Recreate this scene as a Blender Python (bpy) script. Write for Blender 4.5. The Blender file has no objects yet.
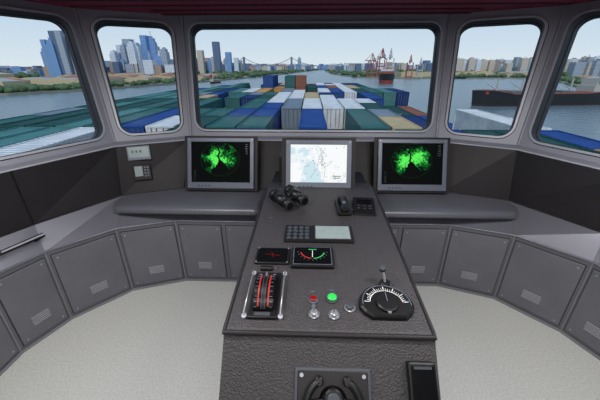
import bpy, bmesh, math, random
from mathutils import Matrix, Vector, Euler
random.seed(7)
sc = bpy.context.scene
sc.view_settings.view_transform = 'Standard'
COL = sc.collection

# ---------------------------------------------------------------- materials
def L(c):
    return tuple(((x/255)/12.92 if x/255 <= 0.04045 else ((x/255+0.055)/1.055)**2.4) for x in c)+(1,)

def mat(name, rgb, rough=0.5, metal=0.0, noise=0.0, nscale=20, bump=0.0, bscale=200, emis=None, estr=1, spec=0.5):
    m = bpy.data.materials.new(name); m.use_nodes = True
    nt = m.node_tree; b = nt.nodes['Principled BSDF']
    c = L(rgb)
    b.inputs['Base Color'].default_value = c
    b.inputs['Roughness'].default_value = rough
    b.inputs['Metallic'].default_value = metal
    b.inputs['Specular IOR Level'].default_value = spec
    tc = nt.nodes.new('ShaderNodeTexCoord')
    if noise > 0:
        n = nt.nodes.new('ShaderNodeTexNoise'); n.inputs['Scale'].default_value = nscale
        n.inputs['Detail'].default_value = 4
        nt.links.new(tc.outputs['Object'], n.inputs['Vector'])
        r = nt.nodes.new('ShaderNodeValToRGB')
        r.color_ramp.elements[0].position = 0.35; r.color_ramp.elements[1].position = 0.65
        r.color_ramp.elements[0].color = tuple(x*(1-noise) for x in c[:3])+(1,)
        r.color_ramp.elements[1].color = tuple(min(1, x*(1+noise)) for x in c[:3])+(1,)
        nt.links.new(n.outputs['Fac'], r.inputs['Fac'])
        nt.links.new(r.outputs['Color'], b.inputs['Base Color'])
    if bump > 0:
        n2 = nt.nodes.new('ShaderNodeTexNoise'); n2.inputs['Scale'].default_value = bscale
        nt.links.new(tc.outputs['Object'], n2.inputs['Vector'])
        bp = nt.nodes.new('ShaderNodeBump'); bp.inputs['Strength'].default_value = bump
        bp.inputs['Distance'].default_value = 0.01
        nt.links.new(n2.outputs['Fac'], bp.inputs['Height'])
        nt.links.new(bp.outputs['Normal'], b.inputs['Normal'])
    if emis:
        b.inputs['Emission Color'].default_value = L(emis)
        b.inputs['Emission Strength'].default_value = estr
    return m

M_floor = mat('floor_speckle', (212,214,208), 0.8, 0, 0.09, 80, 0.2, 120)
M_cab = mat('cabinet_grey', (110,111,117), 0.42, 0.25, 0.05, 6)
M_cabp = mat('cabinet_panel', (116,117,124), 0.42, 0.2, 0.07, 4)
M_band = mat('metal_band', (122,123,132), 0.36, 0.35, 0.04, 4)
M_desk = mat('desk_grey', (112,113,121), 0.36, 0.2, 0.03, 4)
M_dark = mat('dark_panel', (42,39,41), 0.5, 0, 0.08, 8, spec=0.3)
M_cons = mat('console_leather', (62,59,61), 0.5, 0, 0.10, 70, 0.5, 150)
M_black = mat('black_plastic', (18,18,19), 0.4)
M_black2 = mat('black_gloss', (12,13,14), 0.25, spec=0.3)
M_bezel = mat('bezel_grey', (108,114,126), 0.4, 0.2)
M_frame = mat('window_frame_grey', (156,157,167), 0.45, 0.1, 0.03, 5)
M_rim = mat('window_rim', (186,188,195), 0.4, 0.1)
M_gasket = mat('gasket', (52,52,56), 0.6)
M_ceil = mat('ceiling_maroon', (128,30,54), 0.7)
M_ceilrib = mat('ceiling_rib', (70,18,32), 0.7)
M_silver = mat('silver', (180,182,186), 0.3, 0.6)
M_vent = mat('vent_grey', (172,173,179), 0.4, 0.2)
M_seam = mat('cabinet_seam', (140,141,147), 0.4, 0.2)
M_screw = mat('screw', (165,165,170), 0.3, 0.5)
M_white = mat('white_mark', (225,225,225), 0.5, emis=(200,200,200), estr=0.25)
M_key = mat('key_dark', (70,74,80), 0.4)
M_red = mat('red_paint', (170,40,34), 0.4, emis=(170,30,25), estr=0.15)
M_redb = mat('red_button', (120,18,16), 0.3, emis=(120,10,8), estr=0.3)
M_green = mat('green_lamp', (50,190,80), 0.3, emis=(30,190,70), estr=0.4)
M_greend = mat('green_mark', (50,150,80), 0.3, emis=(40,150,70), estr=0.4)
M_lcd = mat('lcd', (138,152,150), 0.3, noise=0.06, nscale=40, emis=(105,120,118), estr=0.25)
M_wall = mat('wall_paint', (95,95,100), 0.6)

# ---------------------------------------------------------------- mesh helpers
def mesh_obj(name, verts, faces, mats, parent=None, fm=None, smooth=False):
    me = bpy.data.meshes.new(name)
    me.from_pydata([tuple(v) for v in verts], [], faces); 
    if not isinstance(mats, (list, tuple)): mats = [mats]
    for m in mats: me.materials.append(m)
    if fm:
        for p, i in zip(me.polygons, fm): p.material_index = i
    if smooth:
        for p in me.polygons: p.use_smooth = True
    me.update()
    o = bpy.data.objects.new(name, me); COL.objects.link(o)
    if parent: o.parent = parent
    return o

def bm_obj(name, bm, mats, parent=None, smooth=False):
    me = bpy.data.meshes.new(name); bm.to_mesh(me); bm.free()
    if not isinstance(mats, (list, tuple)): mats = [mats]
    for m in mats: me.materials.append(m)
    if smooth:
        for p in me.polygons: p.use_smooth = True
    o = bpy.data.objects.new(name, me); COL.objects.link(o)
    if parent: o.parent = parent
    return o

def empty(name, M=None):
    e = bpy.data.objects.new(name, None); COL.objects.link(e); e.empty_display_size = 0.05
    if M is not None: e.matrix_world = M
    return e

def box(name, c, s, m, parent=None, bevel=0.0, rot=(0,0,0), seg=2):
    bm = bmesh.new()
    bmesh.ops.create_cube(bm, size=1)
    bmesh.ops.scale(bm, vec=s, verts=bm.verts)
    if bevel > 0:
        bmesh.ops.bevel(bm, geom=bm.edges[:], offset=bevel, segments=seg, affect='EDGES', profile=0.5)
    bmesh.ops.rotate(bm, cent=(0,0,0), matrix=Euler(rot).to_matrix(), verts=bm.verts)
    bmesh.ops.translate(bm, vec=c, verts=bm.verts)
    return bm_obj(name, bm, m, parent)

def cyl(name, c, r, h, m, parent=None, r2=None, rot=(0,0,0), n=28, bevel=0.0):
    bm = bmesh.new()
    bmesh.ops.create_cone(bm, cap_ends=True, segments=n, radius1=r, radius2=r if r2 is None else r2, depth=h)
    if bevel > 0:
        es = [e for e in bm.edges if len(e.link_faces) == 2 and any(len(f.verts) > 4 for f in e.link_faces)]
        bmesh.ops.bevel(bm, geom=es, offset=bevel, segments=2, affect='EDGES')
    bmesh.ops.rotate(bm, cent=(0,0,0), matrix=Euler(rot).to_matrix(), verts=bm.verts)
    bmesh.ops.translate(bm, vec=c, verts=bm.verts)
    o = bm_obj(name, bm, m, parent)
    for p in o.data.polygons:
        if len(p.vertices) <= 4: p.use_smooth = True
    return o

def tube(name, pts, r, m, parent=None, cyclic=False):
    cu = bpy.data.curves.new(name, 'CURVE'); cu.dimensions = '3D'
    sp = cu.splines.new('POLY'); sp.points.add(len(pts)-1)
    for p, q in zip(sp.points, pts): p.co = (*q, 1)
    sp.use_cyclic_u = cyclic
    cu.bevel_depth = r; cu.bevel_resolution = 3; cu.use_fill_caps = True
    cu.materials.append(m)
    o = bpy.data.objects.new(name, cu); COL.objects.link(o)
    if parent: o.parent = parent
    return o

def arc(cx, cy, r, a0, a1, n, z=0):
    return [(cx+r*math.cos(a0+(a1-a0)*i/n), cy+r*math.sin(a0+(a1-a0)*i/n), z) for i in range(n+1)]

def ring_flat(name, cx, cy, z, r0, r1, a0, a1, m, parent, n=24):
    v = []; f = []
    for i in range(n+1):
        a = a0+(a1-a0)*i/n
        v += [(cx+r0*math.cos(a), cy+r0*math.sin(a), z), (cx+r1*math.cos(a), cy+r1*math.sin(a), z)]
    for i in range(n): f.append((2*i, 2*i+1, 2*i+3, 2*i+2))
    return mesh_obj(name, v, f, m, parent)

# ---------------------------------------------------------------- room polylines (right side; mirrored)
F = [(1.14,2.20),(1.56,2.05),(1.86,1.71),(1.98,1.40),(1.98,-1.6)]
D = [(1.15,2.48),(1.62,2.30),(1.93,1.78),(2.10,1.40),(2.12,-1.6)]
E = [(1.12,2.67),(1.63,2.40),(1.92,1.76),(2.11,1.34),(2.13,-1.6)]
B = [(1.12,2.75),(1.67,2.47),(1.97,1.80),(2.17,1.35),(2.19,-1.6)]
T = [(1.16,3.03),(1.85,2.66),(2.20,1.88),(2.42,1.36),(2.44,-1.6)]
ZF, ZC, ZD, ZE, ZT = 0.0, 0.62, 0.80, 1.20, 2.215
def full(P):
    return [(-x, y) for x, y in reversed(P)] + list(P)
def strip(name, P, zp, Q, zq, m, parent=None):
    P, Q = full(P), full(Q); n = len(P)
    v = [(x,y,zp) for x,y in P] + [(x,y,zq) for x,y in Q]
    f = [(i, i+1, n+i+1, n+i) for i in range(n-1)]
    return mesh_obj(name, v, f, m, parent)

fl = full(F)
floor = mesh_obj('floor', [(x*1.0,y,0) for x,y in fl], [tuple(range(len(fl)))[::-1]], M_floor)
tl = full(T)
ceil = empty('ceiling')
mesh_obj('ceiling_sheet', [(x*1.06,y+0.06,ZT) for x,y in tl], [tuple(range(len(tl)))], M_ceil, ceil)
for k in range(22):
    y = 2.96-0.2*k
    box('ceiling_rib', (0,y,ZT-0.004), (2.6 if y > 2.6 else (3.6 if y > 2.1 else 4.4),0.03,0.008), M_ceilrib, ceil)
mesh_obj('wall_back', [(-2.6,-1.6,0),(2.6,-1.6,0),(2.6,-1.6,ZT),(-2.6,-1.6,ZT)], [(0,1,2,3)], M_wall)

# cabinets
cab = empty('wall_cabinet')
strip('cabinet_body', F, ZF, F, ZC, M_cab, cab)
strip('slanted_band', F, ZC, D, ZD, M_band, cab)
strip('dark_fascia', D, ZD, E, ZE, M_dark, cab)
strip('sill', E, ZE, B, ZE+0.02, M_frame, cab)
def seg_frame(p, q, z0):
    p = Vector((p[0],p[1],0)); q = Vector((q[0],q[1],0))
    x = (q-p).normalized(); y = Vector((0,0,1)); z = x.cross(y)
    c = Vector((0,0.5,0))
    if (c-p).dot(z) < 0:
        x = -x; z = -z; p, q = q, p
    M = Matrix((x,y,z)).transposed().to_4x4(); M.translation = (p.x,p.y,z0)
    return M, (q-p).length
def panel_on(M, x0, x1, y0, y1, vent=True, nm='panel'):
    e = empty(nm); e.matrix_world = M; e.parent = cab
    w = x1-x0; h = y1-y0
    box('gap', ((x0+x1)/2,(y0+y1)/2,0.001), (w+0.010,h+0.010,0.004), M_gasket, e)
    box('door', ((x0+x1)/2,(y0+y1)/2,0.005), (w,h,0.010), M_cabp, e, 0.004)
    for sx in (x0+0.03, x1-0.03):
        for sy in (y0+0.03, y1-0.03):
            cyl('screw', (sx,sy,0.011), 0.007, 0.004, M_screw, e, n=10)
    if vent:
        vx = (x0+x1)/2 ; vw = min(0.13, w*0.42); vy = y0+0.135
        for k in range(5):
            box('louver', (vx,vy-0.030+k*0.015,0.013), (vw-0.012,0.008,0.006), M_vent, e, rot=(0.3,0,0))
segs = []
for s in (-1,1):
    FF = [(s*x,y) for x,y in F]
    segs.append(((s*0.34,2.20),(s*0.74,2.20)))
    segs.append(((s*0.74,2.20),FF[0]))
    for i in range(3): segs.append((FF[i],FF[i+1]))
    for k in range(5):
        segs.append(((s*1.98,1.40-0.5*k),(s*1.98,1.40-0.5*(k+1))))
for p,q in segs:
    M, ln = seg_frame(p,q,0)
    panel_on(M, 0.022, ln-0.022, 0.045, 0.580, True)
for s in (-1,1):
    FF = [(s*x,y) for x,y in F]; pts=[(s*0.34,2.20)]+FF
    e = empty('baseboard_left' if s<0 else 'baseboard_right')
    for p,q in zip(pts[:-1],pts[1:]):
        M, ln = seg_frame(p,q,0)
        g=empty('run',M); g.parent=e
        box('strip', (ln/2,0.010,0.006), (ln,0.020,0.012), M_seam, g, 0.003)
    for x,y in FF[:4]:
        tube('corner_bead',[(x,y-0.004,0.02),(x,y-0.004,ZC)],0.006,M_seam,cab)
def lerp(a,b,t): return tuple(x+(y-x)*t for x,y in zip(a,b))
for s in (-1,1):
    for i in range(4):
        a=(s*D[i][0],D[i][1]-0.004,ZD); b=(s*E[i][0],E[i][1]-0.004,ZE)
        tube('fascia_seam',[a,b],0.005,M_black,cab)
    for t in (0.35,):
        a=lerp((s*D[3][0],D[3][1],ZD),(s*D[4][0],D[4][1],ZD),t*0.5); b=lerp((s*E[3][0],E[3][1],ZE),(s*E[4][0],E[4][1],ZE),t*0.5)
        tube('fascia_seam',[a,b],0.005,M_black,cab)
pts=[(x,y-0.004,ZE) for x,y in full(E)]
tube('sill_edge',pts,0.006,M_rim,cab)
pts=[(x,y-0.002,ZD) for x,y in full(D)]
tube('fascia_edge',pts,0.006,M_black,cab)
pts=[(x,y-0.002,ZC) for x,y in full(F)]
tube('band_edge',pts,0.008,M_band,cab)

# ---------------------------------------------------------------- window wall
def window_seg(idx, p, q, tp, tq, m0, m1, wname, zb=ZE+0.02, zt=ZT, hb=0.055, ht=0.075, r=0.09):
    A=Vector((p[0],p[1],zb)); Bv=Vector((q[0],q[1],zb)); C=Vector((tq[0],tq[1],zt)); Dv=Vector((tp[0],tp[1],zt))
    Lb=(Bv-A).length; H=(Dv-A).length
    n=(Bv-A).cross(Dv-A).normalized()
    if n.dot(Vector((0,0.5,1.6))-A)<0: n=-n
    def W(s,h,off=0):
        u=s/Lb; v=h/H
        return (A*(1-u)+Bv*u)*(1-v)+(Dv*(1-u)+C*u)*v + n*off
    x0,x1,y0,y1=m0,Lb-m1,hb,H-ht
    def loop(d,off,N=7):
        out=[]
        rr=max(0.01,r+d)
        for cx,cy,a0 in ((x0+r,y0+r,math.pi),(x1-r,y0+r,1.5*math.pi),(x1-r,y1-r,0),(x0+r,y1-r,0.5*math.pi)):
            out.append([W(cx+rr*math.cos(a0+math.pi/2*i/N),cy+rr*math.sin(a0+math.pi/2*i/N),off) for i in range(N+1)])
        return out
    N=7
    lp=loop(0,0); v=[A,Bv,C,Dv]; f=[]
    for g in lp: v+=g
    def ix(c,i): return 4+c*(N+1)+i
    for c in range(4):
        for i in range(N): f.append((c,ix(c,i),ix(c,i+1)))
        f.append((c,ix(c,N),ix((c+1)%4,0),(c+1)%4))
    o=mesh_obj('wall_front_%d'%idx,v,f,M_frame)
    w=empty(wname)
    def flat(l): return [x for g in l for x in g]
    def bridge(name,l1,l2,m,sm=False):
        a,b=flat(l1),flat(l2); k=len(a)
        return mesh_obj(name,a+b,[(i,(i+1)%k,k+(i+1)%k,k+i) for i in range(k)],m,w,smooth=sm)
    bridge('rim_face',loop(0.0,0.014),loop(0.016,0.014),M_rim)
    bridge('rim_side',loop(0.016,0.014),loop(0.022,0.0),M_gasket)
    bridge('reveal',loop(0.0,0.014),loop(-0.004,-0.05),M_gasket)
    bridge('gasket',loop(-0.004,-0.05),loop(-0.008,-0.05),M_gasket)
    bridge('outer_reveal',loop(-0.008,-0.05),loop(-0.006,-0.10),M_gasket)
    g=flat(loop(-0.008,-0.06))
    mesh_obj('glass',g,[tuple(range(len(g)))],M_glass,w)
M_glass=bpy.data.materials.new('glass'); M_glass.use_nodes=True
nt=M_glass.node_tree; nt.nodes.clear()
o_=nt.nodes.new('ShaderNodeOutputMaterial'); mx=nt.nodes.new('ShaderNodeMixShader'); tr=nt.nodes.new('ShaderNodeBsdfTransparent'); gl=nt.nodes.new('ShaderNodeBsdfGlossy')
gl.inputs['Roughness'].default_value=0.02; mx.inputs[0].default_value=0.002
nt.links.new(tr.outputs[0],mx.inputs[1]); nt.links.new(gl.outputs[0],mx.inputs[2]); nt.links.new(mx.outputs[0],o_.inputs[0])
window_seg(0,(-B[0][0],B[0][1]),B[0],(-T[0][0],T[0][1]),T[0],0.06,0.06,'window_3')
k=4
for s,nm in ((-1,('window_2','window_1','window_6')),(1,('window_4','window_5','window_7'))):
    BB=[(s*x,y) for x,y in B]; TT=[(s*x,y) for x,y in T]
    window_seg(k,BB[0],BB[1],TT[0],TT[1],0.075,0.068,nm[0]); k+=1
    window_seg(k,BB[1],BB[3],TT[1],TT[3],0.068,0.08,nm[1]); k+=1
    window_seg(k,BB[3],BB[4],TT[3],TT[4],0.08,1.0,nm[2]); k+=1
for s in (-1,1):
    for i in (0,1,3):
        e=empty('trim_%d'%(i+1))
        a=Vector((s*B[i][0],B[i][1]-0.006,ZE+0.02)); b=Vector((s*T[i][0],T[i][1]-0.006,ZT))
        tube('pillar_bead',[a,b],0.012,M_frame,e)

# ---------------------------------------------------------------- desk shelf in front
def desk(sx):
    prof=[(2.50,0.800),(2.22,0.784),(2.16,0.780),(2.128,0.774),(2.112,0.760),(2.110,0.742),(2.118,0.722),(2.135,0.712),(2.30,0.705)]
    n=30; v=[];f=[]; xs0=0.42
    for i in range(n+1):
        t=i/n; x=xs0+(1.64-xs0)*t
        e=max(0,(x-1.54)/0.10); push=0.10*(1-math.sqrt(max(0,1-e*e)))
        backlim = 2.48 if x<1.15 else 2.48-(x-1.15)/0.47*0.18
        for (y,z) in prof:
            yy=min(y+push*(1 if y<2.3 else 0),backlim)
            v.append((sx*x,yy,z))
    k=len(prof)
    for i in range(n):
        for j in range(k-1):
            a=i*k+j
            f.append((a,a+1,a+k+1,a+k) if sx>0 else (a,a+k,a+k+1,a+1))
    f.append(tuple(range(k))); f.append(tuple(n*k+j for j in range(k)))
    return mesh_obj('desk_shelf',v,f,M_desk,smooth=True)
desk(-1); desk(1)

# ---------------------------------------------------------------- screens materials
def screen_mat(name, kind, seed=0.0):
    m=bpy.data.materials.new(name); m.use_nodes=True; nt=m.node_tree; N=nt.nodes; Lk=nt.links
    N.clear(); out=N.new('ShaderNodeOutputMaterial'); b=N.new('ShaderNodeBsdfPrincipled')
    b.inputs['Base Color'].default_value=(0.002,0.002,0.002,1); b.inputs['Roughness'].default_value=0.6
    b.inputs['Specular IOR Level'].default_value=0.05
    Lk.new(b.outputs[0],out.inputs[0])
    tc=N.new('ShaderNodeTexCoord'); sep=N.new('ShaderNodeSeparateXYZ'); Lk.new(tc.outputs['Object'],sep.inputs[0])
    def mth(op,a,b2=None,c=None):
        n=N.new('ShaderNodeMath'); n.operation=op
        for i,x in enumerate((a,b2,c)):
            if x is None: continue
            if isinstance(x,(int,float)): n.inputs[i].default_value=x
            else: Lk.new(x,n.inputs[i])
        return n.outputs[0]
    X,Y=sep.outputs[0],sep.outputs[1]
    def noise(sc_,off,det=3):
        mp=N.new('ShaderNodeMapping'); mp.inputs['Location'].default_value=(off,off*1.7,off); Lk.new(tc.outputs['Object'],mp.inputs['Vector'])
        n=N.new('ShaderNodeTexNoise'); n.inputs['Scale'].default_value=sc_; n.inputs['Detail'].default_value=det
        Lk.new(mp.outputs[0],n.inputs['Vector']); return n.outputs['Fac']
    if kind=='radar':
        n1=noise(14,seed); n2=noise(60,seed+3)
        xx=mth('SUBTRACT',X,-0.005); yy=mth('ADD',Y,-0.025)
        r=mth('SQRT',mth('ADD',mth('MULTIPLY',xx,xx),mth('MULTIPLY',mth('MULTIPLY',yy,yy),1.4)))
        inside=mth('LESS_THAN',r,0.165)
        lane=mth('GREATER_THAN',mth('ABSOLUTE',mth('SUBTRACT',mth('ADD',xx,mth('MULTIPLY',Y,0.18)),mth('MULTIPLY',mth('SUBTRACT',n1,0.5),0.10))),mth('ADD',0.009,mth('MULTIPLY',mth('ABSOLUTE',mth('MINIMUM',yy,0.0)),0.75)))
        v=mth('ADD',mth('MULTIPLY',n1,1.3),mth('MULTIPLY',n2,0.9))
        v=mth('SUBTRACT',v,mth('MULTIPLY',r,3.8))
        v=mth('SUBTRACT',v,0.55)
        v=mth('MULTIPLY',mth('MULTIPLY',v,lane),inside)
        v=mth('MINIMUM',mth('MAXIMUM',mth('MULTIPLY',v,2.2),0.0),1.0)
        ringm=mth('MULTIPLY',mth('LESS_THAN',mth('ABSOLUTE',mth('SUBTRACT',r,0.168)),0.0014),0.12)
        v2=mth('ADD',v,ringm)
        cr=N.new('ShaderNodeValToRGB'); e=cr.color_ramp.elements
        e[0].position=0; e[0].color=(0.001,0.002,0.002,1); e[1].position=1; e[1].color=(0.12,1.0,0.12,1)
        e2=e.new(0.5); e2.color=(0.0,0.16,0.02,1)
        Lk.new(v2,cr.inputs[0]); Lk.new(cr.outputs[0],b.inputs['Emission Color']); b.inputs['Emission Strength'].default_value=0.9
    else:
        n1=noise(8,seed,4)
        v=mth('ADD',n1,mth('MULTIPLY',X,0.45))
        cr=N.new('ShaderNodeValToRGB'); cr.color_ramp.interpolation='CONSTANT'; e=cr.color_ramp.elements
        e[0].position=0; e[0].color=L((206,230,238)); e[1].position=0.40; e[1].color=L((236,244,248))
        for p,c in ((0.46,(248,250,252)),(0.60,(218,230,228)),(0.62,(244,247,250))):
            q=e.new(p); q.color=L(c)
        Lk.new(v,cr.inputs[0]); Lk.new(cr.outputs[0],b.inputs['Emission Color']); b.inputs['Emission Strength'].default_value=1.0
    return m
M_rad1=screen_mat('radar_screen_a','radar',1.3); M_rad2=screen_mat('radar_screen_b','radar',4.6); M_map=screen_mat('chart_screen','map',2.2)
M_ink=mat('ink',(40,50,60),0.5,emis=(30,40,50),estr=0.3)

def monitor(name,cx,y0,z0,y1,z1,w,smat,kind,yaw=0):
    up=Vector((0,y1-y0,z1-z0)); h=up.length; up.normalize(); x=Vector((1,0,0)); z=x.cross(up)
    Mx=Matrix((x,up,z)).transposed().to_4x4(); Mx.translation=((cx),(y0+y1)/2,(z0+z1)/2)
    Mx=Mx@Matrix.Rotation(yaw,4,'Y')
    e=empty(name,Mx)
    W,H=w+0.06,h+0.035
    v=[(-W/2,-H/2,0),(W/2,-H/2,0),(W/2,H/2,0),(-W/2,H/2,0),(-W/2*.95,-H/2*.9,-0.14),(W/2*.95,-H/2*.9,-0.14),(W/2*.95,H/2*.80,-0.12),(-W/2*.95,H/2*.80,-0.12)]
    f=[(0,1,2,3),(5,4,7,6),(4,0,3,7),(1,5,6,2),(3,2,6,7),(4,5,1,0)]
    mesh_obj('housing',v,f,M_dark,e)
    bw=0.034 
    box('bezel_top',(0,h/2-bw/2,0.010),(w,bw,0.022),M_bezel,e,0.004)
    box('bezel_bottom',(0,-h/2+bw*0.8,0.010),(w,bw*1.6,0.022),M_bezel,e,0.004)
    box('bezel_left',(-w/2+bw/2,0,0.010),(bw,h-0.02,0.0215),M_bezel,e,0.004)
    box('bezel_right',(w/2-bw/2,0,0.010),(bw,h-0.02,0.0215),M_bezel,e,0.004)
    sw,sh=w-2*bw,h-2.6*bw; oy=0.3*bw
    sc_=mesh_obj('screen',[(-sw/2,-sh/2,0),(sw/2,-sh/2,0),(sw/2,sh/2,0),(-sw/2,sh/2,0)],[(0,1,2,3)],smat,e)
    sc_.location=(0,oy,0.014)
    if kind=='radar':
        for i in range(6):
            box('readout',(sw/2-0.03,oy+sh/2-0.02-i*0.016,0.0145),(0.030*random.uniform(.5,1),0.003,0.001),M_bezel,e)
            box('readout',(-sw/2+0.03,oy-sh/2+0.02+i*0.016,0.0145),(0.026*random.uniform(.4,1),0.003,0.001),M_key,e)
    else:
        for i in range(24):
            a=random.uniform(-.4,.42)*sw; c=oy+random.uniform(-.4,.45)*sh
            box('chart_mark',(a,c,0.0145),(random.uniform(.004,.014),0.003,0.001),random.choice([M_ink,M_bezel,M_red,M_bezel]),e,rot=(0,0,random.uniform(-1,1)))
        for i in range(16):
            a=random.uniform(-.02,.12)*sw; c=oy+random.uniform(-.05,.4)*sh
            box('chart_mark',(a,c,0.0145),(random.uniform(.004,.014),0.004,0.001),random.choice([M_ink,M_bezel]),e,rot=(0,0,random.uniform(-1,1)))
        tube('chart_route',[(-sw*.15,oy-sh*.4,0.0145),(-sw*.02,oy-sh*.1,0.0145),(sw*.0,oy+sh*.15,0.0145),(sw*.12,oy+sh*.42,0.0145)],0.0008,M_ink,e)
        tube('chart_coast',[(sw*.02,oy+sh*.42,0.0145),(sw*.06,oy+sh*.2,0.0145),(sw*.05,oy,0.0145),(sw*.12,oy-sh*.12,0.0145),(sw*.1,oy-sh*.4,0.0145)],0.0012,M_bezel,e)
        for i in range(2):
            box('chart_text',(sw*.33,oy-sh*.33-i*0.014,0.0145),(0.06-0.012*i,0.005,0.001),M_ink,e)
    for i in range(4):
        box('bezel_button',(-w/2+0.10+i*0.03,-h/2+bw*0.7,0.022),(0.014,0.007,0.003),M_black,e)
    for sx in (-1,1):
        for sy in (-1,1):
            cyl('screw',(sx*(w/2-0.015),sy*(h/2-0.015),0.022),0.005,0.003,M_screw,e,n=10)
    return e
monitor('radar_monitor',-0.785,2.40,0.835,2.555,1.240,0.575,M_rad1,'radar')
monitor('radar_monitor',0.845,2.40,0.835,2.555,1.240,0.575,M_rad2,'radar')
monitor('chart_monitor',0.045,2.05,0.975,2.17,1.315,0.475,M_map,'map')

# ---------------------------------------------------------------- console
CX=0.057; CW=0.385
def zs(y): return 0.91+(y-0.81)*0.079
con=empty('control_console')
body=[(0.42,0.0),(0.42,0.50),(0.79,0.885),(0.80,0.902),(0.825,0.911),(2.0,zs(2.0)),(2.195,0.98),(2.195,0.0)]
def hull(prof,x0,x1,x0b,x1b):
    bm=bmesh.new()
    def ins(z,a,b): 
        t=min(1,z/0.9); return b+(a-b)*t
    l=[bm.verts.new((ins(z,x0,x0b),y,z)) for y,z in prof]; r=[bm.verts.new((ins(z,x1,x1b),y,z)) for y,z in prof]
    n=len(prof)
    for i in range(n): bm.faces.new((l[i],l[(i+1)%n],r[(i+1)%n],r[i]))
    bm.faces.new(l[::-1]); bm.faces.new(r)
    bmesh.ops.recalc_face_normals(bm,faces=bm.faces)
    return bm
bm=hull(body,CX-CW,CX+CW,CX-CW+0.03,CX+CW-0.03)
bm_obj('console_body',bm,M_cons,con)
tube('edge_trim',[(CX-CW,0.80,0.902),(CX-CW,0.825,0.912),(CX-CW,2.0,zs(2.0))],0.007,M_dark,con)
tube('edge_trim',[(CX+CW,0.80,0.902),(CX+CW,0.825,0.912),(CX+CW,2.0,zs(2.0))],0.007,M_dark,con)
tube('front_lip',[(CX-CW,0.805,0.905),(CX+CW,0.805,0.905)],0.010,M_dark,con)
box('fascia_block',(0.035,2.33,1.03),(0.58,0.24,0.30),M_dark,con,0.01)
box('rear_link',(CX,2.33,0.80),(0.74,0.26,0.36),M_dark,con,0.01)

sl=math.atan(0.079)
def S(x,y,rz=0,lift=0):
    return Matrix.Translation((x,y,zs(y)+lift))@Matrix.Rotation(sl,4,'X')@Matrix.Rotation(rz,4,'Z')

# binocular shape standing in for smaller dark knobs
e=empty('knob_stand_in',S(-0.150,1.785,0.62)@Matrix.Scale(1.12,4))
for s in (-1,1):
    cyl('barrel',(s*0.050,0.01,0.036),0.034,0.10,M_black,e,r2=0.028,rot=(math.pi/2,0,0),bevel=0.006)
    cyl('eyepiece',(s*0.048,-0.060,0.036),0.026,0.05,M_black,e,r2=0.032,rot=(math.pi/2,0,0),bevel=0.005)
    cyl('lens_rim',(s*0.048,-0.087,0.036),0.027,0.006,M_gasket,e,rot=(math.pi/2,0,0))
    cyl('lens',(s*0.048,-0.0905,0.036),0.021,0.003,M_black2,e,rot=(math.pi/2,0,0))
    cyl('objective',(s*0.052,0.070,0.036),0.036,0.04,M_black,e,rot=(math.pi/2,0,0),bevel=0.006)
box('bridge',(0,0,0.038),(0.05,0.05,0.022),M_black,e,0.006)
cyl('focus_wheel',(0,0.0,0.050),0.014,0.03,M_black,e,rot=(math.pi/2,0,0))
# handset phone
e=empty('telephone_handset',S(0.195,1.72,0.05))
box('cradle',(0,0,0.012),(0.085,0.19,0.024),M_black,e,0.008)
box('handset_grip',(0,0,0.046),(0.034,0.14,0.020),M_black,e,0.008)
box('earpiece',(0,0.068,0.036),(0.054,0.048,0.036),M_black,e,0.012)
box('mouthpiece',(0,-0.068,0.036),(0.054,0.048,0.036),M_black,e,0.012)
box('label',(0,-0.02,0.057),(0.02,0.03,0.002),M_bezel,e)
# wedge case
e=empty('radio_set',S(0.325,1.72,-0.08))
v=[(-.07,-.085,0),(.07,-.085,0),(.07,.085,0),(-.07,.085,0),(-.065,-.08,.014),(.065,-.08,.014),(.065,.08,.040),(-.065,.08,.040)]
mesh_obj('case',v,[(3,2,1,0),(4,5,6,7),(0,1,5,4),(1,2,6,5),(2,3,7,6),(3,0,4,7)],M_black,e)
e2=empty('front_panel'); e2.parent=e; e2.matrix_local=Matrix.Translation((0,0,0.028))@Matrix.Rotation(math.atan(.026/.16),4,'X')
box('display',(0,0.035,0.001),(0.09,0.04,0.003),M_black2,e2)
for i in range(3):
    for j in range(2): box('key',(-0.035+i*0.035,-0.035+j*0.025,0.002),(0.02,0.010,0.004),M_gasket,e2,0.001)
tube('cord',[(-.07,-.05,.02),(-.10,-.07,.012),(-.12,-.04,.012),(-.14,-.08,.012)],0.004,M_black,e)

# keypad + LCD
e=empty('keypad_display',S(0.035,1.43))
box('panel',(0,0,0.006),(0.37,0.155,0.012),M_black,e,0.004)
box('bezel',(0.075,0,0.014),(0.205,0.138,0.006),M_dark,e,0.003)
box('lcd',(0.075,0,0.0175),(0.185,0.118,0.003),M_lcd,e)
for i in range(4):
    for j in range(4):
        cyl('key',(-0.160+i*0.032,-0.048+j*0.032,0.014),0.009,0.006,M_key,e,n=14)
        ring_flat('key_ring',-0.160+i*0.032,-0.048+j*0.032,0.0125,0.011,0.0130,0,6.283,M_bezel,e,12)

# small red gauge
e=empty('heading_gauge',S(-0.195,1.235))
box('case',(0,0,0.006),(0.165,0.120,0.012),M_black,e,0.004)
box('face',(0,0,0.0125),(0.145,0.100,0.002),M_black2,e)
box('needle_h',(0,0.0,0.014),(0.075,0.0020,0.001),M_redb,e,rot=(0,0,-.15))
box('needle_v',(0.0,0.0,0.014),(0.0020,0.04,0.001),M_redb,e,rot=(0,0,.3))
for sx in (-1,1):
    for sy in (-1,1): cyl('screw',(sx*.074,sy*.052,.013),.004,.003,M_screw,e,n=8)
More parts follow.
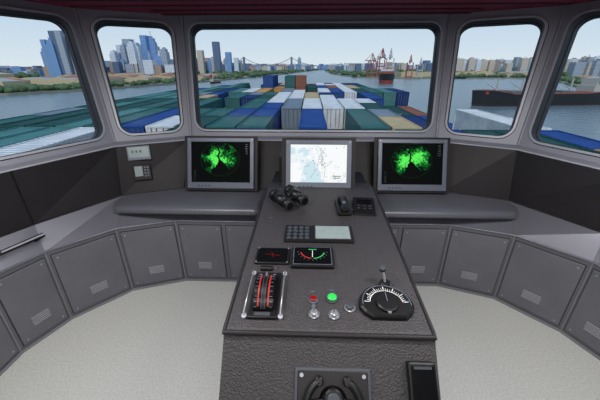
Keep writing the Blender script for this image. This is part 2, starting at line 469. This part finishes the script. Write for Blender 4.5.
# rudder indicator
e=empty('rudder_indicator',S(0.0,1.225))
box('case',(0,0,0.010),(0.205,0.15,0.02),M_black,e,0.005)
box('frame',(0,0,0.0205),(0.185,0.13,0.002),M_bezel,e)
box('face',(0,0,0.0215),(0.178,0.123,0.002),M_black2,e)
cyrud=0.035
ring_flat('scale_port',0,cyrud,0.023,0.055,0.062,math.pi*1.08,math.pi*1.47,M_red,e)
ring_flat('scale_starboard',0,cyrud,0.023,0.055,0.062,math.pi*1.53,math.pi*1.92,M_greend,e)
for i in range(11):
    a=math.pi*(1.05+0.9*i/10)
    box('tick',(0.072*math.cos(a),cyrud+0.072*math.sin(a),0.0232),(0.009,0.0016,0.001),M_bezel,e,rot=(0,0,a))
box('pointer',(0,cyrud-0.024,0.0235),(0.003,0.05,0.001),M_white,e)
box('readout',(0,0.045,0.023),(0.04,0.006,0.001),M_greend,e)

# throttle lever unit
e=empty('throttle_lever',S(-0.195,0.985)@Matrix.Diagonal((0.88,0.95,0.9,1)))
box('base',(0,0,0.008),(0.13,0.265,0.016),M_black,e,0.005)
def drum(x0,x1,R,a0,a1,m,nm,zoff=-0.030,n=18):
    v=[];f=[]
    for i in range(n+1):
        a=math.radians(a0+(a1-a0)*i/n)
        for x in (x0,x1): v.append((x,R*math.cos(a),R*math.sin(a)+zoff))
    for i in range(n): f.append((2*i,2*i+1,2*i+3,2*i+2))
    f.append(tuple(2*i for i in range(n+1))); f.append(tuple(2*i+1 for i in range(n+1)))
    mesh_obj(nm,v,f,m,e)
drum(-0.045,0.045,0.112,20,160,M_black2,'drum')
drum(-0.026,-0.019,0.1140,60,145,M_red,'scale_band_left')
drum(0.019,0.026,0.1140,60,145,M_red,'scale_band_right')
drum(-0.010,0.010,0.1140,42,150,M_key,'lever_slot')
drum(-0.007,0.007,0.1150,42,150,M_black,'slot_gap')
for i in range(11):
    a=math.radians(38+108*i/10); rr=0.1145
    for sx in (-1,1):
        box('scale_tick',(sx*0.034,rr*math.cos(a),rr*math.sin(a)-0.030),(0.012,0.0022,0.002),M_bezel,e,rot=(a-math.pi/2,0,0))
a=math.radians(62)
tube('lever_stem',[(0,0.10*math.cos(a),0.10*math.sin(a)-0.03),(0,0.140*math.cos(a),0.140*math.sin(a)-0.03)],0.006,M_silver,e)
box('lever_handle',(0,0.146*math.cos(a),0.146*math.sin(a)-0.03),(0.066,0.026,0.022),M_black,e,0.008)
for sx in (-1,1):
    tube('guard_rail',[(sx*0.080,-0.12,0.0),(sx*0.080,-0.115,0.03),(sx*0.080,0.125,0.03),(sx*0.080,0.13,0.0)],0.0038,M_silver,e)
    for sy in (-.12,.13): cyl('rail_foot',(sx*0.080,sy,0.006),0.011,0.014,M_rim,e,n=14)
box('readout',(0,-0.118,0.018),(0.07,0.016,0.004),M_key,e)

# buttons
def button(name,x,y,capm,r=0.018,h=0.016,ring=M_bezel,dome=True):
    e=empty(name,S(x,y))
    cyl('collar',(0,0,0.004),r*1.2,0.008,ring,e,bevel=0.002)
    cyl('cap',(0,0,0.008+h/2),r,h,capm,e,r2=r*0.86,bevel=0.004)
    return e
button('push_button',0.003,0.962,M_redb,0.017,0.010)
button('indicator_lamp',0.080,0.972,M_green,0.021,0.010,M_key)
def knob(x,y,capm):
    e=empty('rotary_knob',S(x,y))
    cyl('skirt',(0,0,0.004),0.022,0.008,M_silver,e,bevel=0.002)
    cyl('cap',(0,0,0.014),0.017,0.016,capm,e,r2=0.014,bevel=0.003)
    box('pointer',(0,0.006,0.023),(0.003,0.014,0.002),M_key,e)
knob(0.005,0.890,M_silver); knob(0.083,0.888,M_silver); knob(0.148,0.925,M_key)
button('push_button',0.003,0.926,M_bezel,0.008,0.006)

# telegraph dial
e=empty('azimuth_telegraph',S(0.294,0.935)@Matrix.Scale(0.92,4))
n=36; R=0.118
ol=[(R*math.cos(a),R*math.sin(a)) for a in [math.radians(-8+196*i/n) for i in range(n+1)]]
ol+=[(-0.10,-0.045),(-0.07,-0.070),(0.07,-0.070),(0.10,-0.045)]
bm=bmesh.new()
lo=[bm.verts.new((x,y,0)) for x,y in ol]; mi_=[bm.verts.new((x*0.98,y*0.98,0.018)) for x,y in ol]; hi=[bm.verts.new((x*0.90,y*0.90,0.026)) for x,y in ol]; k=len(ol)
for i in range(k):
    bm.faces.new((lo[i],lo[(i+1)%k],mi_[(i+1)%k],mi_[i])); bm.faces.new((mi_[i],mi_[(i+1)%k],hi[(i+1)%k],hi[i]))
bm.faces.new(hi)
bmesh.ops.recalc_face_normals(bm,faces=bm.faces)
bm_obj('dial_base',bm,M_black,e)
ring_flat('dial_bezel',0,0,0.0268,0.101,0.105,math.radians(-5),math.radians(185),M_bezel,e,36)
ring_flat('dial_scale_line',0,0,0.0268,0.070,0.0730,math.radians(5),math.radians(175),M_white,e,36)
for i in range(25):
    a=math.radians(5+170*i/24); ln=0.020 if i%4==0 else 0.010
    box('tick',((0.075+ln/2)*math.cos(a),(0.075+ln/2)*math.sin(a),0.0272),(ln,0.003 if i%4==0 else 0.0018,0.001),M_white,e,rot=(0,0,a))
cyl('hub',(0,-0.005,0.033),0.050,0.016,M_black,e,r2=0.044,bevel=0.004)
box('hub_pointer',(0.0,0.022,0.042),(0.004,0.05,0.002),M_bezel,e)
cyl('lock_screw',(0.0,-0.052,0.030),0.008,0.010,M_silver,e,n=14)
cyl('lever_socket',(0.020,0.128,0.014),0.024,0.028,M_black,e,bevel=0.003)
tube('lever_stem',[(0.020,0.128,0.02),(0.015,0.145,0.05),(0.010,0.16,0.070)],0.006,M_silver,e)
cyl('lever_knob',(0.009,0.162,0.078),0.015,0.028,M_key,e,bevel=0.004)

# labels
lab=empty('console_label')
for x,y,w in ((-0.25,1.60,.02),(-0.195,1.155,.05),(0.0,1.01,.02),(0.08,1.02,.02)):
    o=box('plate',(x,y,zs(y)+0.001),(w,0.006,0.002),M_bezel,lab)

# ---- sloping front apron
u=Vector((0,0.37,0.385)).normalized(); xx=Vector((1,0,0)); zz=xx.cross(u)
def A(x,d):
    Mx=Matrix((xx,u,zz)).transposed().to_4x4(); p=Vector((0,0.79,0.885))-u*d; Mx.translation=(x,p.y,p.z); return Mx
e=empty('steering_wheel',A(0.070,0.200))
box('mount_plate',(0,0,0.004),(0.265,0.24,0.008),M_key,e,0.003)
box('mount_face',(0,0,0.007),(0.245,0.22,0.008),M_dark,e,0.003)
for sx in (-1,1):
    for sy in (-1,1): cyl('screw',(sx*.108,sy*.096,.012),.007,.004,M_silver,e,n=10)
cyl('column',(0,0.02,0.022),0.050,0.03,M_black,e,r2=0.032,bevel=0.003)
rim=arc(0,0.005,0.092,math.radians(122),math.radians(418),40,0.035)
tube('rim',rim,0.013,M_black,e)
for q in (rim[0],rim[-1]): cyl('rim_cap',q,0.016,0.024,M_black,e,bevel=0.005)
cyl('hub',(0,0.030,0.035),0.034,0.020,M_black,e,bevel=0.005)
cyl('hub_cap',(0,0.030,0.046),0.022,0.006,M_key,e,bevel=0.002)
box('spoke',(0,-0.035,0.035),(0.030,0.095,0.010),M_black,e,0.003)
for sx in (-1,1): box('spoke',(sx*0.056,0.018,0.035),(0.06,0.024,0.010),M_black,e,0.003,rot=(0,0,-sx*0.15))
e=empty('control_box',A(0.375,0.150))
box('case',(0,0,0.016),(0.095,0.20,0.032),M_black,e,0.008)
box('lid',(0,0,0.034),(0.080,0.18,0.006),M_black2,e,0.003)
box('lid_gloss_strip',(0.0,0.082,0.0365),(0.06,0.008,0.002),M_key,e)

# ---------------------------------------------------------------- fascia instruments
def fascia_frame(i,s,t,hfrac):
    d0=Vector((s*D[i][0],D[i][1],ZD)); d1=Vector((s*D[i+1][0],D[i+1][1],ZD)); e0=Vector((s*E[i][0],E[i][1],ZE)); e1=Vector((s*E[i+1][0],E[i+1][1],ZE))
    p=(d0*(1-t)+d1*t)*(1-hfrac)+(e0*(1-t)+e1*t)*hfrac
    x=(d1-d0).normalized(); up=((e0+e1)-(d0+d1)).normalized()
    if s<0: x=-x
    z=x.cross(up).normalized(); up=z.cross(x)
    Mx=Matrix((x,up,z)).transposed().to_4x4(); Mx.translation=p; return Mx
e=empty('wall_display',fascia_frame(0,-1,0.70,0.82))
box('case',(0,0,0.008),(0.18,0.12,0.02),M_bezel,e,0.005)
box('lcd',(0,0.006,0.0185),(0.155,0.085,0.003),M_lcd,e)
for i in range(3): box('digits',(-0.045+i*0.03,0.012,0.0205),(0.014,0.020,0.001),M_key,e)
e=empty('wall_display',fascia_frame(0,-1,0.66,0.42))
box('case',(0,0,0.008),(0.14,0.13,0.02),M_dark,e,0.005)
box('lcd',(-0.025,0.012,0.0185),(0.06,0.085,0.003),M_lcd,e)
for i in range(4):
    for j in range(2): box('key',(0.025+j*0.022,-0.03+i*0.024,0.020),(0.014,0.014,0.004),M_bezel,e)

# grab handle on left band
e=empty('grab_handle',Matrix.Translation((-1.915,1.575,0.71)))
p0=Vector((0.01,0.14,0.0)); p1=Vector((-0.075,-0.09,0.0)); off=Vector((0.05,0.02,0.03))
tube('bar',[p0,p0+off,p1+off,p1],0.016,M_black,e)
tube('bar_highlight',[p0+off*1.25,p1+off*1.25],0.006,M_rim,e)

# ---------------------------------------------------------------- fill lights added above the view, with made-up fixtures
def fill_lamp(x,y,sx,sy,pw):
    e=empty('added_ceiling_fill',Matrix.Translation((x,y,ZT-0.03)))
    box('housing',(0,0,0.012),(sx+0.05,sy+0.05,0.03),M_rim,e,0.005)
    ld=bpy.data.lights.new('fill_light','AREA'); ld.shape='RECTANGLE'; ld.size=sx; ld.size_y=sy; ld.energy=pw; ld.color=(1,0.985,0.99)
    lo=bpy.data.objects.new('fill_light',ld); COL.objects.link(lo); lo.parent=e; lo.location=(0,0,-0.01)
fill_lamp(-1.0,0.9,0.9,0.5,23); fill_lamp(1.0,0.9,0.9,0.5,23); fill_lamp(0,-0.5,1.2,0.4,22)

# ================================================================= OUTSIDE
SEA=-28.0
cols=[(44,78,138),(36,60,108),(58,104,102),(44,82,80),(186,166,130),(212,214,214),(140,92,76),(198,150,92),(78,128,126),(120,134,146)]
wts=[8,5,8,5,6,6,3,3,3,3]
def cont_mat(i,rgb):
    m=mat('container_paint_%d'%i,rgb,0.85,0,0.10,0.7,spec=0.1)
    nt=m.node_tree; b=nt.nodes['Principled BSDF']
    tc=nt.nodes.new('ShaderNodeTexCoord'); w=nt.nodes.new('ShaderNodeTexWave'); w.wave_type='BANDS'; w.bands_direction='Y'; w.inputs['Scale'].default_value=0.7
    nt.links.new(tc.outputs['Object'],w.inputs['Vector'])
    bp=nt.nodes.new('ShaderNodeBump'); bp.inputs['Strength'].default_value=1.0; bp.inputs['Distance'].default_value=0.10
    nt.links.new(w.outputs['Fac'],bp.inputs['Height']); nt.links.new(bp.outputs['Normal'],b.inputs['Normal'])
    return m
CM=[cont_mat(i,c) for i,c in enumerate(cols)]
M_lock=mat('container_lockbar',(90,96,100),.6)
verts=[];faces=[];fm=[]
def rawbox(x0,x1,y0,y1,z0,z1,mi):
    b=len(verts)
    verts.extend([(x0,y0,z0),(x1,y0,z0),(x1,y1,z0),(x0,y1,z0),(x0,y0,z1),(x1,y0,z1),(x1,y1,z1),(x0,y1,z1)])
    for q in ((4,5,6,7),(0,1,5,4),(1,2,6,5),(2,3,7,6),(3,0,4,7)): faces.append(tuple(b+i for i in q)); fm.append(mi)
def add_cont(x,y,z,l,ci):
    w,h=2.44,2.56
    x0,x1=x-w/2,x+w/2;y0,y1=y,y+l;z0,z1=z-h,z
    cs=[(x0,y0,z0),(x1,y0,z0),(x1,y1,z0),(x0,y1,z0),(x0,y0,z1),(x1,y0,z1),(x1,y1,z1),(x0,y1,z1)]
    for q in ((4,5,6,7),(0,1,5,4),(1,2,6,5),(2,3,7,6),(3,0,4,7)):
        P=[Vector(cs[i]) for i in q]
        n=(P[1]-P[0]).cross(P[2]-P[0]).normalized(); du=(P[1]-P[0]).normalized(); dv=(P[3]-P[0]).normalized(); g=0.14
        I=[P[0]+du*g+dv*g,P[1]-du*g+dv*g,P[2]-du*g-dv*g,P[3]+du*g-dv*g]; I2=[p-n*0.07 for p in I]
        b=len(verts); verts.extend([tuple(p) for p in P+I+I2])
        for i in range(4):
            j=(i+1)%4
            faces.append((b+i,b+j,b+4+j,b+4+i)); faces.append((b+4+i,b+4+j,b+8+j,b+8+i)); fm.extend([ci,ci])
        faces.append((b+8,b+9,b+10,b+11)); fm.append(ci)
    for lx in (-.75,-.3,.3,.75): rawbox(x+lx-.03,x+lx+.03,y-.03,y+.05,z0+.2,z1-.2,len(cols))
ZTOP=-2.8
NB=7
for bay in range(NB):
    y=12.6+bay*12.9
    prev=0
    for r in range(19):
        x=-28.6+r*2.62
        base=random.choice([0,0,0,-1,-1] if r>4 else [0,0,0,-1])
        if random.random()<.35: base=prev
        if bay in (2,) and 10<=r<=12: base=0
        if bay>=4: base=random.choice([0,0,0,0,-1]) if abs(r-11)<6 else random.choice([0,0,-1])
        if bay==5 and abs(r-10)<4: base=random.choice([0,1,0])
        if bay>=5 and (r>16 or r<2): continue
        if bay<=3 and r<3: base=0
        prev=base
        half=random.random()<0.3
        cprev=random.choices(range(len(cols)),wts)[0]
        if r<4: cprev=random.choice([2,3,3,8])
        if bay==1 and r==11: cprev=0
        if bay==1 and r==12: cprev=5
        if bay==1 and r==13: cprev=2
        if bay==2 and r in (11,12,13): cprev=5; half=False
        if bay==3 and r in (9,10,12): cprev=5
        if bay==4 and r in (10,11,14): cprev=5
        if bay==1 and r in (14,15): cprev=4
        for tier in range(3):
            z=ZTOP+(base-tier)*2.6
            ci=cprev if tier==0 else random.choices(range(len(cols)),wts)[0]
            if half:
                add_cont(x,y,z,6.0,ci)
                add_cont(x,y+6.2,z,6.0,random.choices(range(len(cols)),wts)[0])
            else: add_cont(x,y,z,12.2,ci)
mesh_obj('shipping_container_stack',verts,faces,CM+[M_lock],fm=fm)

# own ship hull
M_hull=mat('hull_paint',(70,40,38),0.5,noise=.08,nscale=.2); M_deck=mat('deck_paint',(96,60,54),0.7,noise=.1,nscale=.4)
ol=[(-31,-40),(-31,80),(-27,106),(-16,122),(-5,130),(6,122),(14,106),(20.4,80),(20.4,-40)]
k=len(ol); zd=ZTOP-10.45
v=[(x,y,zd) for x,y in ol]+[(x*0.9-0.5,y*0.97,SEA-2) for x,y in ol]
mesh_obj('container_ship_hull',v,[tuple(range(k))[::-1]]+[(i,(i+1)%k,k+(i+1)%k,k+i) for i in range(k)],[M_hull,M_deck],fm=[1]+[0]*k)
M_sup=mat('superstructure_white',(200,200,198),0.6)
box('ship_superstructure',(0,-3.5,-6.7),(30,9,13.1),M_sup)

# sea
M_sea=bpy.data.materials.new('sea_water'); M_sea.use_nodes=True; nt=M_sea.node_tree; b=nt.nodes['Principled BSDF']
b.inputs['Base Color'].default_value=L((98,116,124)); b.inputs['Roughness'].default_value=0.25; b.inputs['Specular IOR Level'].default_value=0.5
tc=nt.nodes.new('ShaderNodeTexCoord'); n=nt.nodes.new('ShaderNodeTexNoise'); n.inputs['Scale'].default_value=0.12; n.inputs['Detail'].default_value=5
mp=nt.nodes.new('ShaderNodeMapping'); mp.inputs['Scale'].default_value=(1,2.2,1)
nt.links.new(tc.outputs['Object'],mp.inputs['Vector']); nt.links.new(mp.outputs[0],n.inputs['Vector'])
bp=nt.nodes.new('ShaderNodeBump'); bp.inputs['Strength'].default_value=0.8; bp.inputs['Distance'].default_value=1.6
nt.links.new(n.outputs['Fac'],bp.inputs['Height']); nt.links.new(bp.outputs['Normal'],b.inputs['Normal'])
mesh_obj('sea_water',[(-9000,-3000,SEA),(9000,-3000,SEA),(9000,14000,SEA),(-9000,14000,SEA)],[(0,1,2,3)],M_sea)

# land
M_land=mat('land_green',(108,116,90),0.9,noise=.3,nscale=.012); M_quay=mat('quay_stone',(134,132,120),0.9,noise=.1,nscale=.05)
def land(name,ol,z=SEA+2.5):
    k=len(ol); v=[(x,y,z) for x,y in ol]+[(x,y,SEA-1) for x,y in ol]
    mesh_obj(name,v,[tuple(range(k))]+[(i,(i+1)%k,k+(i+1)%k,k+i) for i in range(k)],[M_land,M_quay],fm=[0]+[1]*k)
LS=[(-4000,200),(-520,250),(-345,350),(-300,430),(-235,650),(-185,900),(-90,1600),(-40,2300),(100,3400)]
land('shore_land',LS+[(100,6000),(-6000,6000)])
RS=[(130,3300),(90,1500),(140,980),(270,880),(420,930),(600,930),(520,690),(345,390),(390,270),(4000,200)]
land('shore_land',RS+[(6000,6000),(130,6000)])

# trees
M_tree=mat('foliage',(76,98,66),0.9,noise=.35,nscale=.1)
tv=[];tf=[]
ib=bmesh.new(); bmesh.ops.create_icosphere(ib,subdivisions=2,radius=1); iv=[v.co.copy() for v in ib.verts]; iff=[[v.index for v in f.verts] for f in ib.faces]; ib.free()
def tree(x,y,r):
    b=len(tv); sx=random.uniform(.8,1.6)
    for c in iv:
        j=random.uniform(.75,1.2); tv.append((x+c.x*r*sx*j,y+c.y*r*j,SEA+2.5+r*0.6+c.z*r*.75*j))
    for f in iff: tf.append([b+i for i in f])
def along(P,n,d0,d1,r0,r1,side):
    for _ in range(n):
        i=random.randrange(len(P)-1); t=random.random(); x=P[i][0]*(1-t)+P[i+1][0]*t; y=P[i][1]*(1-t)+P[i+1][1]*t
        d=random.uniform(d0,d1); tree(x+side*d,y+d*0.3,random.uniform(r0,r1))
along(LS[2:6],230,4,60,2.5,5.5,-1); along(LS[5:],170,4,150,5,10,-1)
along([(-900,330),(-520,300),(-350,380)],160,4,60,3,6,-1)
along(RS[:3],50,10,100,4,9,1); along(RS[5:9],150,10,80,3,7,1); along(RS[3:6],60,40,140,4,8,1)
for _ in range(460):
    q=random.uniform(-1.3,1.1); y=random.uniform(800,2600); x=q*y
    if -0.14*y< x <0.13*y: continue
    if y<1000 and x>-250: continue
    tree(x,y,random.uniform(5,12))
mesh_obj('shore_trees',tv,tf,M_tree,smooth=True)

# buildings
def bmat(name,rgb,win,sc_=0.25):
    m=mat(name,rgb,0.5); nt=m.node_tree; b=nt.nodes['Principled BSDF']
    tc=nt.nodes.new('ShaderNodeTexCoord'); sp=nt.nodes.new('ShaderNodeSeparateXYZ'); nt.links.new(tc.outputs['Object'],sp.inputs[0])
    ad=nt.nodes.new('ShaderNodeMath'); ad.operation='ADD'; nt.links.new(sp.outputs[0],ad.inputs[0]); nt.links.new(sp.outputs[1],ad.inputs[1])
    cb=nt.nodes.new('ShaderNodeCombineXYZ'); nt.links.new(ad.outputs[0],cb.inputs[0]); nt.links.new(sp.outputs[2],cb.inputs[1])
    br=nt.nodes.new('ShaderNodeTexBrick'); br.inputs['Scale'].default_value=sc_; br.offset=0
    br.inputs['Color1'].default_value=L(win); br.inputs['Color2'].default_value=L(tuple(int(c*.9) for c in win)); br.inputs['Mortar'].default_value=L(rgb)
    br.inputs['Mortar Size'].default_value=0.25; br.inputs['Brick Width'].default_value=1.6; br.inputs['Row Height'].default_value=1.0
    nt.links.new(cb.outputs[0],br.inputs['Vector']); nt.links.new(br.outputs['Color'],b.inputs['Base Color'])
    return m
BM=[bmat('tower_pale',(216,222,228),(172,188,206)),bmat('tower_blue',(124,160,204),(92,134,186)),bmat('tower_sand',(206,194,178),(160,158,158)),bmat('tower_grey',(164,176,190),(124,138,158)),bmat('tower_rust',(176,150,134),(136,124,124)),bmat('tower_steel',(98,118,148),(74,96,128))]  # distance haze is put into these tower colours, paled and blued
bv=[];bf=[];bmi=[]
def bld(x,y,w,d,h,mi,top=None):
    def blk(w,d,z0,z1):
        b=len(bv)
        for z in (z0,z1):
            for sx,sy in ((-1,-1),(1,-1),(1,1),(-1,1)): bv.append((x+sx*w/2,y+sy*d/2,z))
        for q in ((4,5,6,7),(0,1,5,4),(1,2,6,5),(2,3,7,6),(3,0,4,7)): bf.append([b+i for i in q]); bmi.append(mi)
    z0=SEA+1
    if h>60:
        if random.random()<.5: blk(w,d,z0,z0+h)
        else:
            blk(w,d,z0,z0+h*.85); blk(w*.75,d*.75,z0+h*.85,z0+h*.95); blk(w*.35,d*.35,z0+h*.95,z0+h)
        if random.random()<.25: blk(w*.05,d*.05,z0+h,z0+h*1.12)
    else: blk(w,d,z0,z0+h)
def cluster(q0,q1,y0,y1,h0,h1,n,w0=16,w1=34,ms=range(6)):
    for _ in range(n):
        q=random.uniform(q0,q1); y=random.uniform(y0,y1); bld(q*y,y,random.uniform(w0,w1),random.uniform(w0,w1),random.uniform(h0,h1),random.choice(list(ms)))
cluster(-.82,-.70,850,1000,55,108,13,12,24,(0,1,3,5,0))
cluster(-.77,-.71,850,1000,100,138,5,12,22,(1,3,5,0))
cluster(-1.05,-.62,900,1300,12,34,80,14,32)
cluster(-.605,-.42,1050,1300,50,105,38,13,26,(0,1,3,3,5,0,0))
cluster(-.56,-.45,1050,1300,100,134,7,16,30,(0,1,0,3))
cluster(-.62,-.40,1000,1300,25,50,44,16,32)
cluster(-.40,-.22,1500,1900,36,76,46,18,36)
bld(-.285*1500,1500,28,28,132,5); bld(-.335*1500,1500,26,26,98,2); bld(-.25*1500,1500,24,24,90,1)
cluster(-.25,.0,2700,3600,36,60,80,24,60); cluster(-.05,.12,3600,4200,40,66,36,24,50)
bld(-.035*3300,3300,34,34,120,3)
cluster(.05,.40,2600,3600,34,64,100,24,60); cluster(.34,.42,1500,2200,36,60,14,20,36)
cluster(.40,.66,1700,2300,36,78,80,18,40,(0,2,4,3,2)); cluster(.70,1.0,1100,1500,30,68,70,16,36,(0,2,3,4))
mesh_obj('city_skyline',bv,bf,BM,fm=bmi)
# warehouses
M_rf=[mat('roof_brown',(150,104,84),.8),mat('roof_orange',(180,132,100),.8),mat('roof_grey',(160,164,164),.8),mat('shed_cream',(186,172,142),.8)]
wv=[];wf=[];wm=[]
def shed(x,y,w,d,h,mi):
    b=len(wv); z=SEA+2.5
    for yy in (y,y+d):
        wv.extend([(x-w/2,yy,z),(x+w/2,yy,z),(x+w/2,yy,z+h),(x,yy,z+h*1.4),(x-w/2,yy,z+h)])
    for q,m in (((0,1,2,3,4),3),((5,6,7,8,9),3),((0,4,9,5),3),((1,6,7,2),3),((4,3,8,9),mi),((3,2,7,8),mi)):
        wf.append([b+i for i in q]); wm.append(m)
for _ in range(70):
    y=random.uniform(480,1000); x=-(300-(y-430)*0.2)-random.uniform(30,420); shed(x,y,random.uniform(25,60),random.uniform(20,60),random.uniform(5,9),random.choice([0,0,1,2]))
for _ in range(16):
    y=random.uniform(960,1200); x=random.uniform(300,760); shed(x,y,random.uniform(30,70),40,random.uniform(6,12),random.choice([0,2,1]))
for _ in range(14):
    y=random.uniform(480,800); x=.85*y+random.uniform(0,200); shed(x,y,random.uniform(25,50),40,random.uniform(6,12),random.choice([0,2,1]))
shed(-455,430,60,30,9,2); shed(-700,640,120,40,14,3)
mesh_obj('harbour_warehouses',wv,wf,M_rf,fm=wm)

# suspension bridge
M_br=mat('bridge_steel',(112,124,142),.6)
br=empty('suspension_bridge')
Yb=2550
box('deck',(-330,Yb,SEA+38),(760,22,5),M_br,br)
for x in (-520,-150):
    for dy in (-12,12): box('tower_leg',(x,Yb+dy,SEA+50),(12,8,100),M_br,br)
    box('tower_top',(x,Yb,SEA+98),(14,30,6),M_br,br)
cp=[]
for i in range(41):
    x=-710+760*i/40
    if x<-520: t=(x+710)/190; z=SEA+40+56*t*t
    elif x>-150: t=(50-x)/200; z=SEA+40+56*t*t
    else: t=(x+335)/185; z=SEA+44+53*t*t
    cp.append((x,Yb-12,z)); 
tube('main_cable',cp,1.9,M_br,br)
for x,y,z in cp[1:-1]:
    box('hanger',(x,y,(z+SEA+38)/2),(1.0,1.0,max(1,z-SEA-38)),M_br,br)

# gantry cranes
M_cr=mat('crane_red',(160,78,78),.6); M_cw=mat('crane_pale',(184,184,188),.6)
def crane(x,y,s,m,rz):
    e=empty('gantry_crane',Matrix.Translation((x,y,SEA+2.5))@Matrix.Rotation(rz,4,'Z')@Matrix.Scale(s,4))
    for sx in (-10,10):
        for sy in (-9,9):
            box('leg',(sx,sy,22),(1.8,1.8,44),m,e)
        box('sill_beam',(sx,0,4),(2,18,2),m,e); box('portal_beam',(sx,0,26),(2,18,2.4),m,e)
    for sy in (-9,9):
        box('cross_beam',(0,sy,44),(22,2,2.4),m,e)
        tube('brace',[(-10,sy,26),(10,sy,44)],0.6,m,e)
    box('boom',(-12,0,47),(66,3,2.2),m,e)
    for sy in (-4,4): tube('a_frame',[(-8,sy,46),(-2,0,68),(10,sy,46)],0.9,m,e)
    tube('forestay',[(-2,0,68),(-42,0,48)],0.5,m,e); tube('backstay',[(-2,0,68),(20,0,48)],0.5,m,e)
    box('machine_house',(12,0,51),(12,7,5),M_cw,e); box('cab',(-20,0,43.5),(4,4,4),M_cw,e)
for i,(x,y,s,m,rz) in enumerate([(182,985,.95,M_cr,.9),(204,955,1.12,M_cr,1.1),(222,935,1.1,M_cw,1.3),(270,905,.85,M_cr,1.2),(298,905,.75,M_cw,1.2)]): crane(x,y,s,m,rz)

# moored cargo ships
M_bh=mat('black_hull',(26,28,32),.5); M_boot=mat('boot_dark',(62,44,42),.6); M_cream=mat('ship_cream',(176,174,164),.6); M_hatch=mat('hatch_grey',(96,100,100),.6)
M_boot2=mat('boot_red',(150,60,54),.6); M_deckr=mat('deck_red',(122,66,58),.7)
def ship(name,x,y,ln,bw,hh,rz,house=1,masts=3,cargo=False,boot=M_boot,cm=M_cream):
    e=empty(name,Matrix.Translation((x,y,SEA))@Matrix.Rotation(rz,4,'Z'))
    st=[(-.5,.35),(-.47,.46),(-.3,.5),(.25,.5),(.38,.4),(.46,.2),(.5,.02)]
    top=[(a*ln,b*bw) for a,b in st]+[(a*ln,-b*bw) for a,b in reversed(st)]
    k=len(top)
    bt=.15 if boot is M_boot else .45
    def sheer(a): return hh+ (hh*.3 if a>.33*ln else (hh*.15 if a<-.3*ln else 0))
    v=[(a*.96,b*.85,-1) for a,b in top]+[(a*.97,b*.93,hh*bt) for a,b in top]+[(a,b,sheer(a)) for a,b in top]
    f=[(i,(i+1)%k,k+(i+1)%k,k+i) for i in range(k)]+[(k+i,k+(i+1)%k,2*k+(i+1)%k,2*k+i) for i in range(k)]+[tuple(2*k+i for i in range(k))]
    mesh_obj('hull',v,f,[boot,M_bh,M_deckr],e,fm=[0]*k+[1]*k+[2])
    hx=-.40*ln
    box('house_lower',(hx,0,hh+3),(ln*.13,bw*.8,6),cm,e); box('house_upper',(hx,0,hh+7.5),(ln*.10,bw*.7,3.5),cm,e)
    box('wheelhouse',(hx+1,0,hh+10.4),(ln*.07,bw*.9,2.4),cm,e); box('funnel',(hx-ln*.05,0,hh+10),(4,4,7),M_boot2,e)
    for i in range(masts):
        mx=ln*(-.22+.55*i/max(1,masts-1)); box('mast',(mx,0,hh+6),(0.9,0.9,12),cm,e); tube('derrick',[(mx,0,hh+3),(mx+ln*.08,0,hh+8)],.35,cm,e)
        box('hatch',(mx+ln*.06,0,hh+1),(ln*.09,bw*.6,2),M_boot2 if i%2 else M_hatch,e)
    if cargo:
        for i in range(5): box('cargo_block',(ln*(-.25+.13*i),0,hh+4),(ln*.11,bw*.9,8),CM[(5,6,5,0,6)[i]],e)
ship('moored_cargo_ship',196,278,126,20,9.5,math.pi+0.16,masts=4)
ship('cargo_ship_far',160,690,130,32,14,-1.80,masts=0,cargo=True,boot=M_boot2,cm=M_cw)
ship('harbour_boat',-330,300,34,8,3,0.3,masts=1)
ship('harbour_boat',-190,640,30,8,3,1.2,masts=1)

# ---------------------------------------------------------------- world & sun
w=bpy.data.worlds.new('sky'); sc.world=w; w.use_nodes=True; nt=w.node_tree; bg=nt.nodes['Background']
tc=nt.nodes.new('ShaderNodeTexCoord'); sp=nt.nodes.new('ShaderNodeSeparateXYZ'); nt.links.new(tc.outputs['Generated'],sp.inputs[0])
cr=nt.nodes.new('ShaderNodeValToRGB'); e=cr.color_ramp.elements
e[0].position=0.0; e[0].color=L((218,230,237)); e[1].position=0.6; e[1].color=L((136,174,216))
q=e.new(0.12); q.color=L((190,214,234))
nt.links.new(sp.outputs[2],cr.inputs[0]); nt.links.new(cr.outputs[0],bg.inputs['Color']); bg.inputs['Strength'].default_value=1.0
sd=bpy.data.lights.new('sun','SUN'); sd.energy=1.7; sd.angle=math.radians(2); sd.color=(1,.96,.9)
so=bpy.data.objects.new('sun',sd); COL.objects.link(so); so.rotation_euler=(math.radians(44),0,math.radians(-6))

# ---------------------------------------------------------------- camera
cd=bpy.data.cameras.new('camera'); cam=bpy.data.objects.new('camera',cd); COL.objects.link(cam)
cam.location=(-0.02,0,1.8); cam.rotation_euler=(math.radians(90-23.9),0,math.radians(1.9))
cd.sensor_width=36; cd.lens=18.0; cd.clip_start=0.05; cd.clip_end=20000
sc.camera=cam
